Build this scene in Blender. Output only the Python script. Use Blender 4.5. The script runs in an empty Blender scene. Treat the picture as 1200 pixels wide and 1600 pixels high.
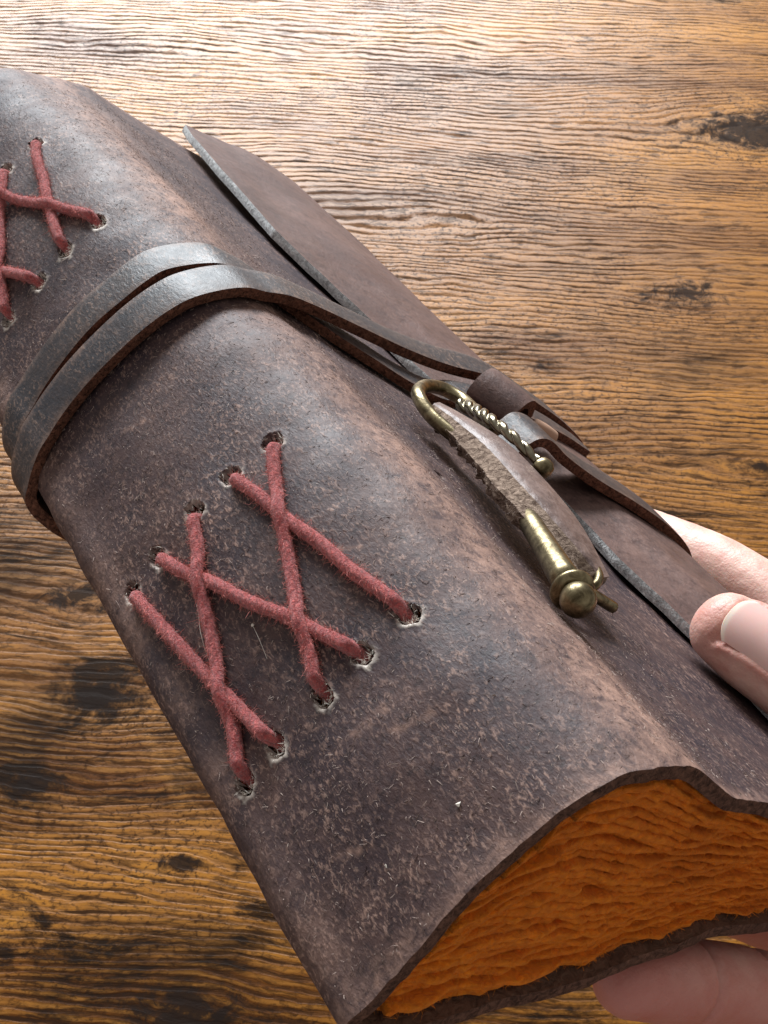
import bpy, math, random
import numpy as np
from mathutils import Vector, Matrix

SC = bpy.context.scene
COL = SC.collection

# ------------------------------------------------------------------ camera
CAM_H = 0.48
PITCH = math.radians(52)
cam_d = bpy.data.cameras.new('camera')
cam = bpy.data.objects.new('camera', cam_d)
COL.objects.link(cam)
cam.location = (0, 0, CAM_H)
cam.rotation_euler = (math.pi / 2 - PITCH, 0, 0)
cam_d.sensor_fit = 'VERTICAL'
cam_d.sensor_height = 36
cam_d.lens = 49.5
cam_d.clip_start = 0.005
cam_d.clip_end = 30
cam_d.dof.use_dof = True
cam_d.dof.focus_distance = 0.27
cam_d.dof.aperture_fstop = 150
SC.camera = cam

# ------------------------------------------------------------------ light (room with a window beyond the table)
world = bpy.data.worlds.new('World')
SC.world = world
world.use_nodes = True
bg = world.node_tree.nodes['Background']
bg.inputs[0].default_value = (1.0, 0.965, 0.93, 1)
bg.inputs[1].default_value = 0.33

def area(name, loc, target, sx, sy, power, col):
    l = bpy.data.lights.new(name, 'AREA')
    l.shape = 'RECTANGLE'
    l.size, l.size_y = sx, sy
    l.energy = power
    l.color = col
    o = bpy.data.objects.new(name, l)
    COL.objects.link(o)
    o.location = loc
    o.rotation_euler = (Vector(target) - Vector(loc)).to_track_quat('-Z', 'Y').to_euler()
    return o
area('window_light', (-0.38, 2.62, 1.16), (-0.05, 0.4, 0.1), 1.7, 0.74, 150, (0.90, 0.96, 1.0))

SC.view_settings.view_transform = 'Standard'
SC.view_settings.look = 'None'
SC.view_settings.exposure = 0.22
SC.view_settings.gamma = 1
SC.view_settings.use_curve_mapping = False

# ------------------------------------------------------------------ helpers
RNG = np.random.default_rng(7)
MM = 0.001

def link(o, parent=None):
    COL.objects.link(o)
    if parent: o.parent = parent
    return o

def tag(o, label=None, cat=None, group=None, kind=None):
    if label: o['label'] = label
    if cat: o['category'] = cat
    if group: o['group'] = group
    if kind: o['kind'] = kind
    return o

def mesh_obj(name, V, F, mats, parent=None, mi=None, smooth=True, attrs=None):
    me = bpy.data.meshes.new(name)
    V = np.asarray(V, dtype=np.float64)
    if isinstance(F, np.ndarray):
        nf, k = F.shape
        me.vertices.add(len(V)); me.vertices.foreach_set('co', V.astype(np.float32).ravel())
        me.loops.add(nf * k); me.loops.foreach_set('vertex_index', F.astype(np.int32).ravel())
        me.polygons.add(nf)
        me.polygons.foreach_set('loop_start', np.arange(0, nf * k, k, dtype=np.int32))
        me.polygons.foreach_set('loop_total', np.full(nf, k, dtype=np.int32))
        me.update(calc_edges=True)
    else:
        me.from_pydata([tuple(v) for v in V], [], F)
    for m in (mats if isinstance(mats, (list, tuple)) else [mats]): me.materials.append(m)
    if mi is not None: me.polygons.foreach_set('material_index', np.asarray(mi, dtype=np.int32))
    if smooth: me.polygons.foreach_set('use_smooth', np.ones(len(me.polygons), dtype=bool))
    for k_, a in (attrs or {}).items():
        at = me.attributes.new(k_, 'FLOAT', 'POINT')
        at.data.foreach_set('value', np.asarray(a, dtype=np.float32))
    me.validate()
    me.update()
    if mi is not None and smooth and len(set(np.asarray(mi).tolist())) > 1: me.set_sharp_from_angle(angle=math.radians(48))
    return link(bpy.data.objects.new(name, me), parent)

def hash3(i, j, k, seed):
    h = (i * 374761393 + j * 668265263 + k * 2147483647 + seed * 1274126177) & 0xffffffff
    h = ((h ^ (h >> 13)) * 1274126177) & 0xffffffff
    return ((h ^ (h >> 16)) & 0xffff) / 65535.0

def vnoise(P, scale, seed=0):
    """value noise in -1..1, P (...,3)"""
    Q = np.asarray(P) * scale
    I = np.floor(Q).astype(np.int64); f = Q - I; f = f * f * (3 - 2 * f)
    r = 0
    for dx in (0, 1):
        for dy in (0, 1):
            for dz in (0, 1):
                w = (f[..., 0] if dx else 1 - f[..., 0]) * (f[..., 1] if dy else 1 - f[..., 1]) * (f[..., 2] if dz else 1 - f[..., 2])
                r = r + w * hash3(I[..., 0] + dx, I[..., 1] + dy, I[..., 2] + dz, seed)
    return r * 2 - 1

def sstep(a, b, x):
    t = np.clip((x - a) / (b - a), 0, 1)
    return t * t * (3 - 2 * t)

def spline(P, step=0.25):
    """Catmull-Rom through P (mm), dense polyline"""
    P = np.asarray(P, float)
    Q = np.vstack([2 * P[0] - P[1], P, 2 * P[-1] - P[-2]])
    out = []
    for i in range(1, len(Q) - 2):
        p0, p1, p2, p3 = Q[i - 1], Q[i], Q[i + 1], Q[i + 2]
        m = max(3, int(np.linalg.norm(p2 - p1) / step))
        d01, d12, d23 = [max(1e-6, np.linalg.norm(b - a) ** 0.5) for a, b in ((p0, p1), (p1, p2), (p2, p3))]
        t1 = (p1 - p0) / d01 - (p2 - p0) / (d01 + d12) + (p2 - p1) / d12
        t2 = (p2 - p1) / d12 - (p3 - p1) / (d12 + d23) + (p3 - p2) / d23
        t1 *= d12; t2 *= d12
        t = np.linspace(0, 1, m, endpoint=False)[:, None]
        out.append((2*t**3-3*t**2+1)*p1 + (t**3-2*t**2+t)*t1 + (-2*t**3+3*t**2)*p2 + (t**3-t**2)*t2)
    out.append(P[-1:])
    return np.vstack(out)

def arclen(P):
    return np.concatenate([[0], np.cumsum(np.linalg.norm(np.diff(P, axis=0), axis=1))])

def resample(P, s):
    L = arclen(P)
    return np.stack([np.interp(s, L, P[:, k]) for k in range(P.shape[1])], 1)

def grid_faces(n, m, off=0, flip=False):
    i = np.arange(n - 1)[:, None]; j = np.arange(m - 1)[None, :]
    a = (i * m + j); F = np.stack([a, a + m, a + m + 1, a + 1], -1).reshape(-1, 4) + off
    return F[:, ::-1] if flip else F

def sheet(O, Nrm, th, rough=0.12, rows=3, dele=None, dele_in=None, seed=0, attrs=None):
    """thick sheet from outer grid O[n,m,3] (m), unit normals, thickness th (m): returns V,F,mi (1 = cut edge)"""
    n, m = O.shape[:2]
    I = O - Nrm * th
    V = [O.reshape(-1, 3), I.reshape(-1, 3)]
    Fo = grid_faces(n, m); Fi = grid_faces(n, m, n * m, True)
    if dele is not None: Fo = Fo[~dele[Fo].any(1)]
    if dele_in is not None: Fi = Fi[~dele_in[Fi - n * m].any(1)]
    F = [Fo, Fi]; mi = [np.zeros(len(Fo)), np.full(len(Fi), 2)]
    # perimeter loop
    idx = np.concatenate([np.arange(0, m - 1), np.arange(0, n - 1) * m + m - 1, (n - 1) * m + np.arange(m - 1, 0, -1), np.arange(n - 1, 0, -1) * m])
    ii = idx // m; jj = idx % m
    c = np.where(jj == 0, 1, np.where(jj == m - 1, m - 2, jj)); r = np.where(ii == 0, 1, np.where(ii == n - 1, n - 2, ii))
    out = O[ii, jj] - O[r, c]; out /= np.maximum(np.linalg.norm(out, axis=1, keepdims=True), 1e-9)
    p0 = O[ii, jj]; p1 = I[ii, jj]
    base = 2 * n * m; K = len(idx); prev = idx
    for k in range(1, rows + 1):
        t = k / (rows + 1)
        p = p0 * (1 - t) + p1 * t
        bul = 0.14 * MM * math.sin(math.pi * t) + rough * MM * (vnoise(p, 1800, seed + k) * 0.6 + vnoise(p, 700, seed + k + 9) * 0.6)
        V.append(p + out * bul[:, None])
        cur = base + np.arange(K); base += K
        F.append(np.stack([prev, np.roll(prev, -1), np.roll(cur, -1), cur], 1)); mi.append(np.ones(K))
        prev = cur
    cur = idx + n * m
    F.append(np.stack([prev, np.roll(prev, -1), np.roll(cur, -1), cur], 1)); mi.append(np.ones(K))
    V = np.vstack(V)
    A = {}
    for k_, a in (attrs or {}).items():
        a = a.reshape(-1)
        A[k_] = np.concatenate([a, a] + [a[idx]] * rows)
    return V, np.vstack(F), np.concatenate(mi), A

def grid_normals(O, ref=None):
    du = np.gradient(O, axis=0); dv = np.gradient(O, axis=1)
    N = np.cross(du, dv)
    N /= np.maximum(np.linalg.norm(N, axis=-1, keepdims=True), 1e-12)
    return N

def fibres(name, P, D, L, W, mat, parent, curl=0.35):
    """thin bent slivers: roots P, directions D, lengths L, widths W"""
    n = len(P)
    s = np.cross(D, RNG.normal(size=(n, 3))); s /= np.maximum(np.linalg.norm(s, axis=1, keepdims=True), 1e-9)
    b = np.cross(D, s)
    mid = P + D * (L * 0.5)[:, None] + b * (L * curl * RNG.uniform(-1, 1, n))[:, None]
    tip = P + D * L[:, None] + b * (L * curl * 1.6 * RNG.uniform(-1, 1, n))[:, None]
    w = s * W[:, None] * 0.5
    V = np.stack([P - w, P + w, mid - w * 0.8, mid + w * 0.8, tip], 1).reshape(-1, 3)
    k = np.arange(n)[:, None] * 5
    T = np.concatenate([k + [[0, 1, 3]], k + [[0, 3, 2]], k + [[2, 3, 4]]])
    o = mesh_obj(name, V, T, mat, parent)
    o['kind'] = 'stuff'
    return o

# ------------------------------------------------------------------ material helpers
class NT:
    def __init__(s, name):
        s.m = bpy.data.materials.new(name); s.m.use_nodes = True
        s.t = s.m.node_tree; s.b = s.t.nodes['Principled BSDF']
        s.out = s.t.nodes['Material Output']
    def n(s, typ, **kw):
        x = s.t.nodes.new(typ)
        for k, v in kw.items(): setattr(x, k, v)
        return x
    def l(s, a, b): s.t.links.new(a, b)
    def put(s, sock, v):
        if hasattr(v, 'is_linked') or isinstance(v, bpy.types.NodeSocket): s.l(v, sock)
        else: sock.default_value = v
    def coord(s, scale=(1, 1, 1), loc=(0, 0, 0), rot=(0, 0, 0), src=None):
        if src is None: src = s.n('ShaderNodeTexCoord').outputs['Object']
        mp = s.n('ShaderNodeMapping'); s.l(src, mp.inputs['Vector'])
        mp.inputs['Scale'].default_value = scale; mp.inputs['Location'].default_value = loc; mp.inputs['Rotation'].default_value = rot
        return mp.outputs[0]
    def noise(s, vec, scale, detail=3, rough=0.55, dist=0.0):
        x = s.n('ShaderNodeTexNoise'); s.l(vec, x.inputs['Vector'])
        x.inputs['Scale'].default_value = scale; x.inputs['Detail'].default_value = detail
        x.inputs['Roughness'].default_value = rough; x.inputs['Distortion'].default_value = dist
        return x.outputs['Fac']
    def ramp(s, fac, stops, interp='LINEAR'):
        x = s.n('ShaderNodeValToRGB'); s.l(fac, x.inputs[0]); x.color_ramp.interpolation = interp
        e = x.color_ramp.elements
        while len(e) < len(stops): e.new(0.5)
        for i, (p, c) in enumerate(stops):
            e[i].position = p
            e[i].color = (c, c, c, 1) if not isinstance(c, tuple) else (*c, 1)
        return x.outputs[0]
    def mix(s, fac, a, b, mode='MIX'):
        x = s.n('ShaderNodeMix', data_type='RGBA', blend_type=mode)
        s.put(x.inputs[0], fac)
        for sock, v in ((x.inputs[6], a), (x.inputs[7], b)):
            if isinstance(v, tuple): sock.default_value = (*v, 1)
            else: s.l(v, sock)
        return x.outputs[2]
    def math(s, op, a, b=0.0, clamp=False):
        x = s.n('ShaderNodeMath', operation=op, use_clamp=clamp)
        s.put(x.inputs[0], a); s.put(x.inputs[1], b)
        return x.outputs[0]
    def attr(s, name):
        x = s.n('ShaderNodeAttribute'); x.attribute_name = name
        return x.outputs['Fac']
    def bump(s, h, dist, strength=1.0, prev=None):
        x = s.n('ShaderNodeBump'); s.l(h, x.inputs['Height']); x.inputs['Distance'].default_value = dist
        x.inputs['Strength'].default_value = strength
        if prev is not None: s.l(prev, x.inputs['Normal'])
        return x.outputs[0]
    def set(s, **kw):
        for k, v in kw.items():
            k = k.replace('_', ' ')
            if isinstance(v, tuple) and s.b.inputs[k].type == 'RGBA': v = (*v[:3], 1)
            s.put(s.b.inputs[k], v)
        return s.m

def leather(name, dark, brown, fleck, worn, rough=(0.42, 0.62), use_attr=True, fleck_amt=0.6, spec=0.5, bump=0.00035):
    t = NT(name)
    c = t.coord()
    big = t.noise(c, 34, 5, 0.62, 0.8)
    mid = t.noise(c, 210, 5, 0.7, 0.4)
    base = t.mix(t.ramp(t.math('ADD', t.math('MULTIPLY', big, 0.6), t.math('MULTIPLY', mid, 0.4)), [(0.38, 0.0), (0.62, 1.0)]), dark, brown)
    # short nap flecks: clumped specks and streaks lying both ways
    fl = t.noise(t.coord(scale=(1, 0.55, 1), rot=(0.2, 0.4, 0.9)), 1250, 3, 0.7, 0.5)
    fl2 = t.noise(t.coord(scale=(1, 0.42, 1), rot=(0.3, 0.5, -0.6)), 1700, 2, 0.6, 0.4)
    fmask = t.ramp(fl, [(0.54, 0.0), (0.67, 1.0)])
    fmask2 = t.ramp(fl2, [(0.57, 0.0), (0.70, 1.0)])
    dens = t.ramp(t.math('ADD', t.math('MULTIPLY', t.noise(c, 42, 4, 0.65, 0.6), 0.6), t.math('MULTIPLY', t.noise(c, 150, 5, 0.75, 0.5), 0.4)), [(0.40, 0.08), (0.60, 1.0)])
    f = t.math('MULTIPLY', t.math('MAXIMUM', fmask, fmask2), t.math('MULTIPLY', dens, fleck_amt))
    col = t.mix(f, base, t.mix(t.noise(c, 420, 2), fleck, worn))
    dk = t.ramp(t.noise(c, 640, 4, 0.7, 0.4), [(0.34, 1.0), (0.47, 0.0)])
    col = t.mix(t.math('MULTIPLY', dk, 0.6), col, tuple(x * 0.4 for x in dark))
    if use_attr:
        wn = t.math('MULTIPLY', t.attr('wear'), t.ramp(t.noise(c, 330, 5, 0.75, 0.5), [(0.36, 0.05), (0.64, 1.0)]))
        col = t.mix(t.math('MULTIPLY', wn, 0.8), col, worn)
        rawm = t.attr('raw')
        col = t.mix(rawm, col, t.mix(t.noise(c, 1500, 3), (0.40, 0.32, 0.26), (0.86, 0.78, 0.70)))
    h = t.math('ADD', t.math('MULTIPLY', fl, 0.6), t.math('MULTIPLY', fl2, 0.4))
    nb = t.bump(h, bump, 1.0)
    nb = t.bump(t.noise(c, 260, 4, 0.65, 0.3), 0.00014, 0.5, nb)
    rg = t.ramp(t.noise(c, 120, 4, 0.65), [(0.3, rough[0]), (0.7, rough[1])])
    return t.set(Base_Color=col, Roughness=rg, Normal=nb, Specular_IOR_Level=spec, Sheen_Weight=0.0, Sheen_Roughness=0.5, Sheen_Tint=(0.9, 0.8, 0.75))

def raw_edge(name, a, b, scale=900):
    t = NT(name); c = t.coord()
    f = t.noise(c, scale, 4, 0.7, 0.8)
    col = t.mix(t.ramp(f, [(0.35, 0.0), (0.68, 1.0)]), a, b)
    return t.set(Base_Color=col, Roughness=0.9, Normal=t.bump(f, 0.0007, 1.0), Specular_IOR_Level=0.12)

M = {}
M['leather'] = leather('nubuck_leather', (0.030, 0.019, 0.026), (0.088, 0.048, 0.043), (0.44, 0.29, 0.235), (0.42, 0.25, 0.19), rough=(0.54, 0.70), fleck_amt=0.72, spec=0.32, bump=0.00022)
M['flap'] = leather('flap_leather', (0.066, 0.038, 0.036), (0.125, 0.070, 0.061), (0.30, 0.19, 0.155), (0.28, 0.17, 0.14), spec=0.3, fleck_amt=0.42, bump=0.0002)
M['strap'] = leather('strap_leather', (0.016, 0.018, 0.026), (0.036, 0.030, 0.032), (0.30, 0.20, 0.155), (0.28, 0.17, 0.125), rough=(0.42, 0.56), fleck_amt=0.85, spec=0.36, bump=0.00016)
M['tab'] = leather('tab_leather', (0.075, 0.042, 0.035), (0.135, 0.078, 0.066), (0.30, 0.2, 0.17), (0.30, 0.20, 0.17), fleck_amt=0.3, bump=0.0002)
M['edge'] = raw_edge('cut_leather_edge', (0.045, 0.023, 0.017), (0.19, 0.095, 0.066))
M['flap_edge'] = raw_edge('grey_cut_edge', (0.30, 0.305, 0.31), (0.78, 0.78, 0.77), 900)
M['inner'] = raw_edge('flesh_side_leather', (0.07, 0.038, 0.026), (0.16, 0.09, 0.06), 500)
M['strap_edge'] = raw_edge('strap_cut_edge', (0.045, 0.018, 0.012), (0.24, 0.10, 0.062), 1100)
M['tab_edge'] = raw_edge('tab_suede_edge', (0.085, 0.052, 0.038), (0.42, 0.31, 0.24), 900)
def plain(name, col, rough=0.8, spec=0.3, sss=0, **kw):
    t = NT(name); t.set(Base_Color=col, Roughness=rough, Specular_IOR_Level=spec)
    return t.m
M['nap'] = plain('nap_fibre', (0.36, 0.27, 0.23), 0.8)
M['nap_dark'] = plain('edge_fibre', (0.16, 0.08, 0.055), 0.9)
M['white_fibre'] = plain('pale_fibre', (0.75, 0.68, 0.60), 0.8)

t = NT('red_cord'); c = t.coord()
f = t.noise(c, 1500, 4, 0.7, 0.8)
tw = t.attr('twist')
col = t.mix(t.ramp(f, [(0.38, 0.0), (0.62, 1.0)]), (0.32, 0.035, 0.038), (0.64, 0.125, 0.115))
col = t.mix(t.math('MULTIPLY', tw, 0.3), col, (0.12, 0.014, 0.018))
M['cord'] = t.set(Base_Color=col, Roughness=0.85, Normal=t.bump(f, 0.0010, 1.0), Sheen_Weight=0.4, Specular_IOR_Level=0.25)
M['cord_fuzz'] = plain('red_cord_fuzz', (0.66, 0.21, 0.18), 0.85)

t = NT('orange_handmade_paper'); c = t.coord()
f = t.noise(c, 700, 5, 0.7, 1.0); g = t.noise(c, 55, 4, 0.6, 0.6)
col = t.mix(t.ramp(f, [(0.3, 0.0), (0.7, 1.0)]), (0.74, 0.145, 0.009), (0.95, 0.28, 0.018))
col = t.mix(t.ramp(g, [(0.42, 0.0), (0.68, 0.55)]), col, (0.58, 0.12, 0.009))
M['paper'] = t.set(Base_Color=col, Roughness=0.95, Normal=t.bump(f, 0.0012, 1.0), Specular_IOR_Level=0.1, Sheen_Weight=0.3, Sheen_Tint=(1.0, 0.55, 0.2))
M['paper_fuzz'] = plain('orange_paper_fuzz', (0.93, 0.27, 0.022), 0.95, 0.1)

t = NT('antique_brass'); c = t.coord()
f = t.noise(c, 420, 4, 0.65, 0.5)
col = t.mix(t.ramp(f, [(0.34, 0.0), (0.62, 1.0)]), (0.075, 0.056, 0.030), (0.29, 0.235, 0.135))
M['brass'] = t.set(Base_Color=col, Metallic=1.0, Roughness=t.ramp(f, [(0.3, 0.44), (0.7, 0.27)]), Normal=t.bump(f, 0.00012, 0.8))
t = NT('polished_silver_brass'); c = t.coord()
f = t.noise(c, 700, 3, 0.6)
M['rope_metal'] = t.set(Base_Color=t.mix(f, (0.07, 0.058, 0.040), (0.36, 0.31, 0.22)), Metallic=1.0, Roughness=0.24)

t = NT('skin'); c = t.coord()
f = t.noise(c, 160, 4, 0.6); ln = t.noise(t.coord(scale=(1, 1, 1)), 1500, 3, 0.6)
col = t.mix(t.ramp(f, [(0.38, 0.0), (0.62, 1.0)]), (0.72, 0.38, 0.31), (0.84, 0.54, 0.45))
col = t.mix(t.math('MULTIPLY', t.attr('flush_shade'), 0.85), col, (0.44, 0.13, 0.105))  # reddened skin, plus shade painted into the fingers beneath the book
M['skin'] = t.set(Base_Color=col, Roughness=0.46, Normal=t.bump(t.noise(t.coord(scale=(1, 0.35, 1)), 900, 3, 0.6), 0.00015, 0.7, t.bump(ln, 0.00016, 0.8)), Subsurface_Weight=0.3, Subsurface_Radius=(1.0, 0.35, 0.2), Subsurface_Scale=0.0025, Specular_IOR_Level=0.4)
t = NT('nail')
tip = t.attr('tip')
M['nail'] = t.set(Base_Color=t.mix(tip, (0.80, 0.49, 0.44), (0.93, 0.80, 0.68)), Roughness=0.30, Subsurface_Weight=0.25, Subsurface_Scale=0.0015, Specular_IOR_Level=0.5)

# ------------------------------------------------------------------ table top
def wood():
    t = NT('rustic_wood')
    src = t.n('ShaderNodeTexCoord').outputs['Object']
    sep = t.n('ShaderNodeSeparateXYZ'); t.l(src, sep.inputs[0])
    X, Y = sep.outputs[0], sep.outputs[1]
    # knots: x, y, radius of the dark heart, strength of the grain bend (metres)
    knots = [(0.210, 0.640, 0.020, 0.030, 1), (0.148, 0.511, 0.012, 0.010, .75), (-0.112, 0.282, 0.007, 0.006, 1), (-0.0735, 0.2135, 0.0035, 0.004, 1.2),
             (-0.125, 0.330, 0.009, 0.008, .8), (-0.068, 0.160, 0.010, 0.008, .9), (0.165, 0.400, 0.005, 0.006, .8), (-0.130, 0.245, 0.007, .006, .8), (0.36, 0.30, 0.02, 0.02, 1), (-0.4, 0.5, 0.02, 0.03, 1)]
    bend = None; spot = None
    for kx, ky, r, b, st in knots:
        dx = t.math('SUBTRACT', X, kx); dy = t.math('SUBTRACT', Y, ky)
        q = t.math('ADD', t.math('POWER', t.math('DIVIDE', dx, r * 2.6), 2.0), t.math('POWER', t.math('DIVIDE', dy, r * 1.2), 2.0))
        e = t.math('DIVIDE', 1.0, t.math('ADD', 1.0, q))
        bnd = t.math('MULTIPLY', t.math('MULTIPLY', t.math('DIVIDE', dy, r * 1.2), e), b)
        bend = bnd if bend is None else t.math('ADD', bend, bnd)
        sp = t.math('MULTIPLY', t.math('POWER', e, 1.6), st)
        spot = sp if spot is None else t.math('MAXIMUM', spot, sp)
    Yb = t.math('SUBTRACT', Y, bend)
    Yb = t.math('ADD', Yb, t.math('MULTIPLY', X, 0.085))
    cb = t.n('ShaderNodeCombineXYZ'); t.l(X, cb.inputs[0]); t.l(Yb, cb.inputs[1])
    flow = t.noise(t.coord(scale=(2.2, 7, 1), src=cb.outputs[0]), 1.0, 3, 0.5, 0.3)
    Yf = t.math('ADD', Yb, t.math('MULTIPLY', t.math('SUBTRACT', flow, 0.5), 0.055))
    cf = t.n('ShaderNodeCombineXYZ'); t.l(X, cf.inputs[0]); t.l(Yf, cf.inputs[1])
    C = cf.outputs[0]
    wig = t.noise(t.coord(scale=(38, 60, 1), src=src), 1.0, 3, 0.6, 0.2)
    Yg = t.math('ADD', Yf, t.math('MULTIPLY', t.math('SUBTRACT', wig, 0.5), 0.0044))
    cg = t.n('ShaderNodeCombineXYZ'); t.l(X, cg.inputs[0]); t.l(Yg, cg.inputs[1])
    G = cg.outputs[0]
    warp = t.noise(t.coord(scale=(6, 22, 1), src=C), 1.0, 3, 0.55, 0.2)
    ph = t.math('ADD', t.math('MULTIPLY', Yg, 6.2832 * 285), t.math('MULTIPLY', warp, 34.0))
    wav = t.math('ADD', t.math('MULTIPLY', t.math('SINE', ph), 0.5), 0.5)
    brk = t.noise(t.coord(scale=(42, 340, 1), src=G), 1.0, 5, 0.7, 0.25)
    g1 = t.math('ADD', t.math('MULTIPLY', wav, 0.31), t.math('MULTIPLY', brk, 0.76))   # embossed grain lines
    g2 = t.noise(t.coord(scale=(80, 560, 1), src=G), 1.0, 4, 0.65, 0.2)      # pores
    g3 = t.noise(t.coord(scale=(3.0, 34, 1), src=C), 1.0, 5, 0.6, 0.3)      # broad bands
    chk = t.noise(t.coord(scale=(420, 520, 1), src=src), 1.0, 4, 0.7, 0.3) # cross checks
    pat = t.noise(t.coord(scale=(9, 14, 1), src=src), 1.0, 4, 0.65, 0.6)    # where checks show
    fig = t.math('SUBTRACT', t.noise(t.coord(scale=(5, 12, 1), src=cb.outputs[0]), 1.0, 6, 0.7, 0.9), t.math('MULTIPLY', t.math('MULTIPLY', t.math('SUBTRACT', Y, 0.34), 2.2, True), 0.11))
    col = t.mix(t.ramp(g3, [(0.34, 0.0), (0.66, 1.0)]), (0.11, 0.035, 0.004), (0.37, 0.140, 0.012))
    col = t.mix(t.ramp(fig, [(0.50, 0.0), (0.66, 0.88)]), col, (0.030, 0.014, 0.006))
    col = t.mix(t.ramp(fig, [(0.28, 0.7), (0.44, 0.0)]), col, (0.50, 0.205, 0.018))
    lines = t.ramp(g1, [(0.36, 1.0), (0.47, 0.0)])
    lmask = t.ramp(t.noise(t.coord(scale=(7, 26, 1), src=C), 1.0, 4, 0.65, 0.5), [(0.36, 0.25), (0.60, 1.0)])
    col = t.mix(t.math('MULTIPLY', t.math('MULTIPLY', lines, lmask), 0.88), col, (0.020, 0.009, 0.005))
    hi = t.ramp(g1, [(0.56, 0.0), (0.74, 1.0)])
    col = t.mix(t.math('MULTIPLY', hi, 0.30), col, (0.52, 0.215, 0.022))
    pores = t.ramp(g2, [(0.40, 1.0), (0.47, 0.0)])
    col = t.mix(t.math('MULTIPLY', pores, 0.62), col, (0.022, 0.010, 0.005))
    ckp = t.math('MULTIPLY', t.ramp(chk, [(0.38, 1.0), (0.49, 0.0)]), t.ramp(pat, [(0.38, 0.2), (0.56, 1.0)]))
    col = t.mix(t.math('MULTIPLY', ckp, 0.8), col, (0.030, 0.012, 0.005))
    blt = t.math('SUBTRACT', t.noise(t.coord(scale=(13, 34, 1), src=C), 1.0, 6, 0.75, 0.7), t.math('MULTIPLY', t.math('MULTIPLY', t.math('SUBTRACT', Y, 0.34), 3.0, True), 0.10))
    col = t.mix(t.ramp(blt, [(0.505, 0.0), (0.61, 0.93)]), col, (0.013, 0.008, 0.006))
    sn = t.math('ADD', spot, t.math('MULTIPLY', t.math('SUBTRACT', t.noise(t.coord(src=src), 95, 5, 0.75, 0.6), 0.5), 1.9))
    col = t.mix(t.ramp(sn, [(0.36, 0.0), (0.70, 0.93)]), col, (0.016, 0.010, 0.008))
    h = t.math('ADD', t.math('MULTIPLY', t.ramp(g1, [(0.36, 0.0), (0.56, 1.0)]), 0.7), t.math('ADD', t.math('MULTIPLY', g2, 0.5), t.math('MULTIPLY', chk, 0.4)))
    nb = t.bump(h, 0.00017, 0.8)
    return t.set(Base_Color=col, Roughness=t.ramp(g1, [(0.36, 0.75), (0.52, 0.40)]), Normal=nb, Specular_IOR_Level=t.ramp(t.math('MULTIPLY', col, 1.0), [(0.02, 0.05), (0.11, 0.26)]))
M['wood'] = wood()

def table_top():
    x0, x1, y0, y1, th, r = -0.75, 0.75, -0.25, 1.15, 0.028, 0.003
    V, F = [], []
    prof = [(0, -th), (0, -r)] + [(r - r * math.cos(a), -r + r * math.sin(a)) for a in np.linspace(0.3, math.pi / 2, 5)]
    for ins, z in prof:
        V += [(x0 + ins, y0 + ins, z), (x1 - ins, y0 + ins, z), (x1 - ins, y1 - ins, z), (x0 + ins, y1 - ins, z)]
    for k in range(len(prof) - 1):
        for i in range(4):
            j = (i + 1) % 4
            F.append((k*4+i, k*4+j, k*4+4+j, k*4+4+i))
    k = (len(prof) - 1) * 4
    F.append((k, k+1, k+2, k+3)); F.append((3, 2, 1, 0))
    o = mesh_obj('table_surface', V, F, M['wood'], smooth=False)
    tag(o, 'rustic honey brown wooden table top with dark grain and knots', 'table', kind='structure')
table_top()

# ------------------------------------------------------------------ journal frame: x = spine to fore edge, y = tail to head, z = out of the front cover
BOOK_LOC = (0.03800, 0.08941, CAM_H - 0.17126)
BU, BD, BN = (0.65483, 0.21077, -0.72579), (-0.47617, 0.86081, -0.17963), (0.58691, 0.46322, 0.66405)
BM = Matrix(((BU[0], BD[0], BN[0], BOOK_LOC[0]), (BU[1], BD[1], BN[1], BOOK_LOC[1]), (BU[2], BD[2], BN[2], BOOK_LOC[2]), (0, 0, 0, 1)))
def root(name, offset=(0, 0, 0)):
    e = bpy.data.objects.new(name, None); COL.objects.link(e)
    e.empty_display_size = 0.02
    e.matrix_world = BM @ Matrix.Translation(offset)
    return e
J = root('leather_journal')
tag(J, 'dark brown soft leather journal with red cross stitched spine and orange pages', 'journal')

# cover profile (mm): front free edge -> shoulder -> spine -> back
CP = [(98, -1.0), (75, -.2), (53, -.3), (40, -.2), (31, -.2), (22, -.9), (13, .35), (4.6, 1.5), (-2.6, .1), (-8, -2.9), (-12.9, -9.6),
      (-16.1, -18.4), (-18.4, -28.3), (-19.4, -37.7), (-20.0, -44.5), (-20.6, -49.4), (-19.4, -52.6), (-16, -53.8), (-8, -53.2), (-1, -51.3), (8.3, -47.2), (21.6, -41.8),
      (35.6, -34), (45.6, -29), (60, -25), (80, -23), (104, -22)]
PROF = spline(CP, 0.2)
PL = arclen(PROF)
TH = 2.5
def s_at(cond):
    return PL[np.argmin(np.abs(cond))]
S_HUMP = PL[np.argmin(np.abs(PROF[:, 0] - 4) + 100 * (PROF[:, 1] < -5))]
def s_spine(n):                      # arc length of the spine point at height n
    m = (PROF[:, 0] < -3) & (PL < PL[np.argmin(PROF[:, 0] + 0)] + 14)
    d = np.where(m, np.abs(PROF[:, 1] - n), 1e9)
    return PL[np.argmin(d)]
def prof_normals(P):
    T = np.gradient(P, axis=0); T /= np.linalg.norm(T, axis=1, keepdims=True)
    return np.stack([T[:, 1], -T[:, 0]], 1) * -1.0
PN = prof_normals(PROF)              # outward
if PN[np.argmin(np.abs(PL - S_HUMP)), 1] < 0: PN = -PN
LEN = 280.0
ROW_A, ROW_B, ROW_C, ROW_D = 89.5, 41.2, 221.5, 176.8
NH = [-45.2, -37.6, -27.0, -18.5, -10.0]
HOLES = []
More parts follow.
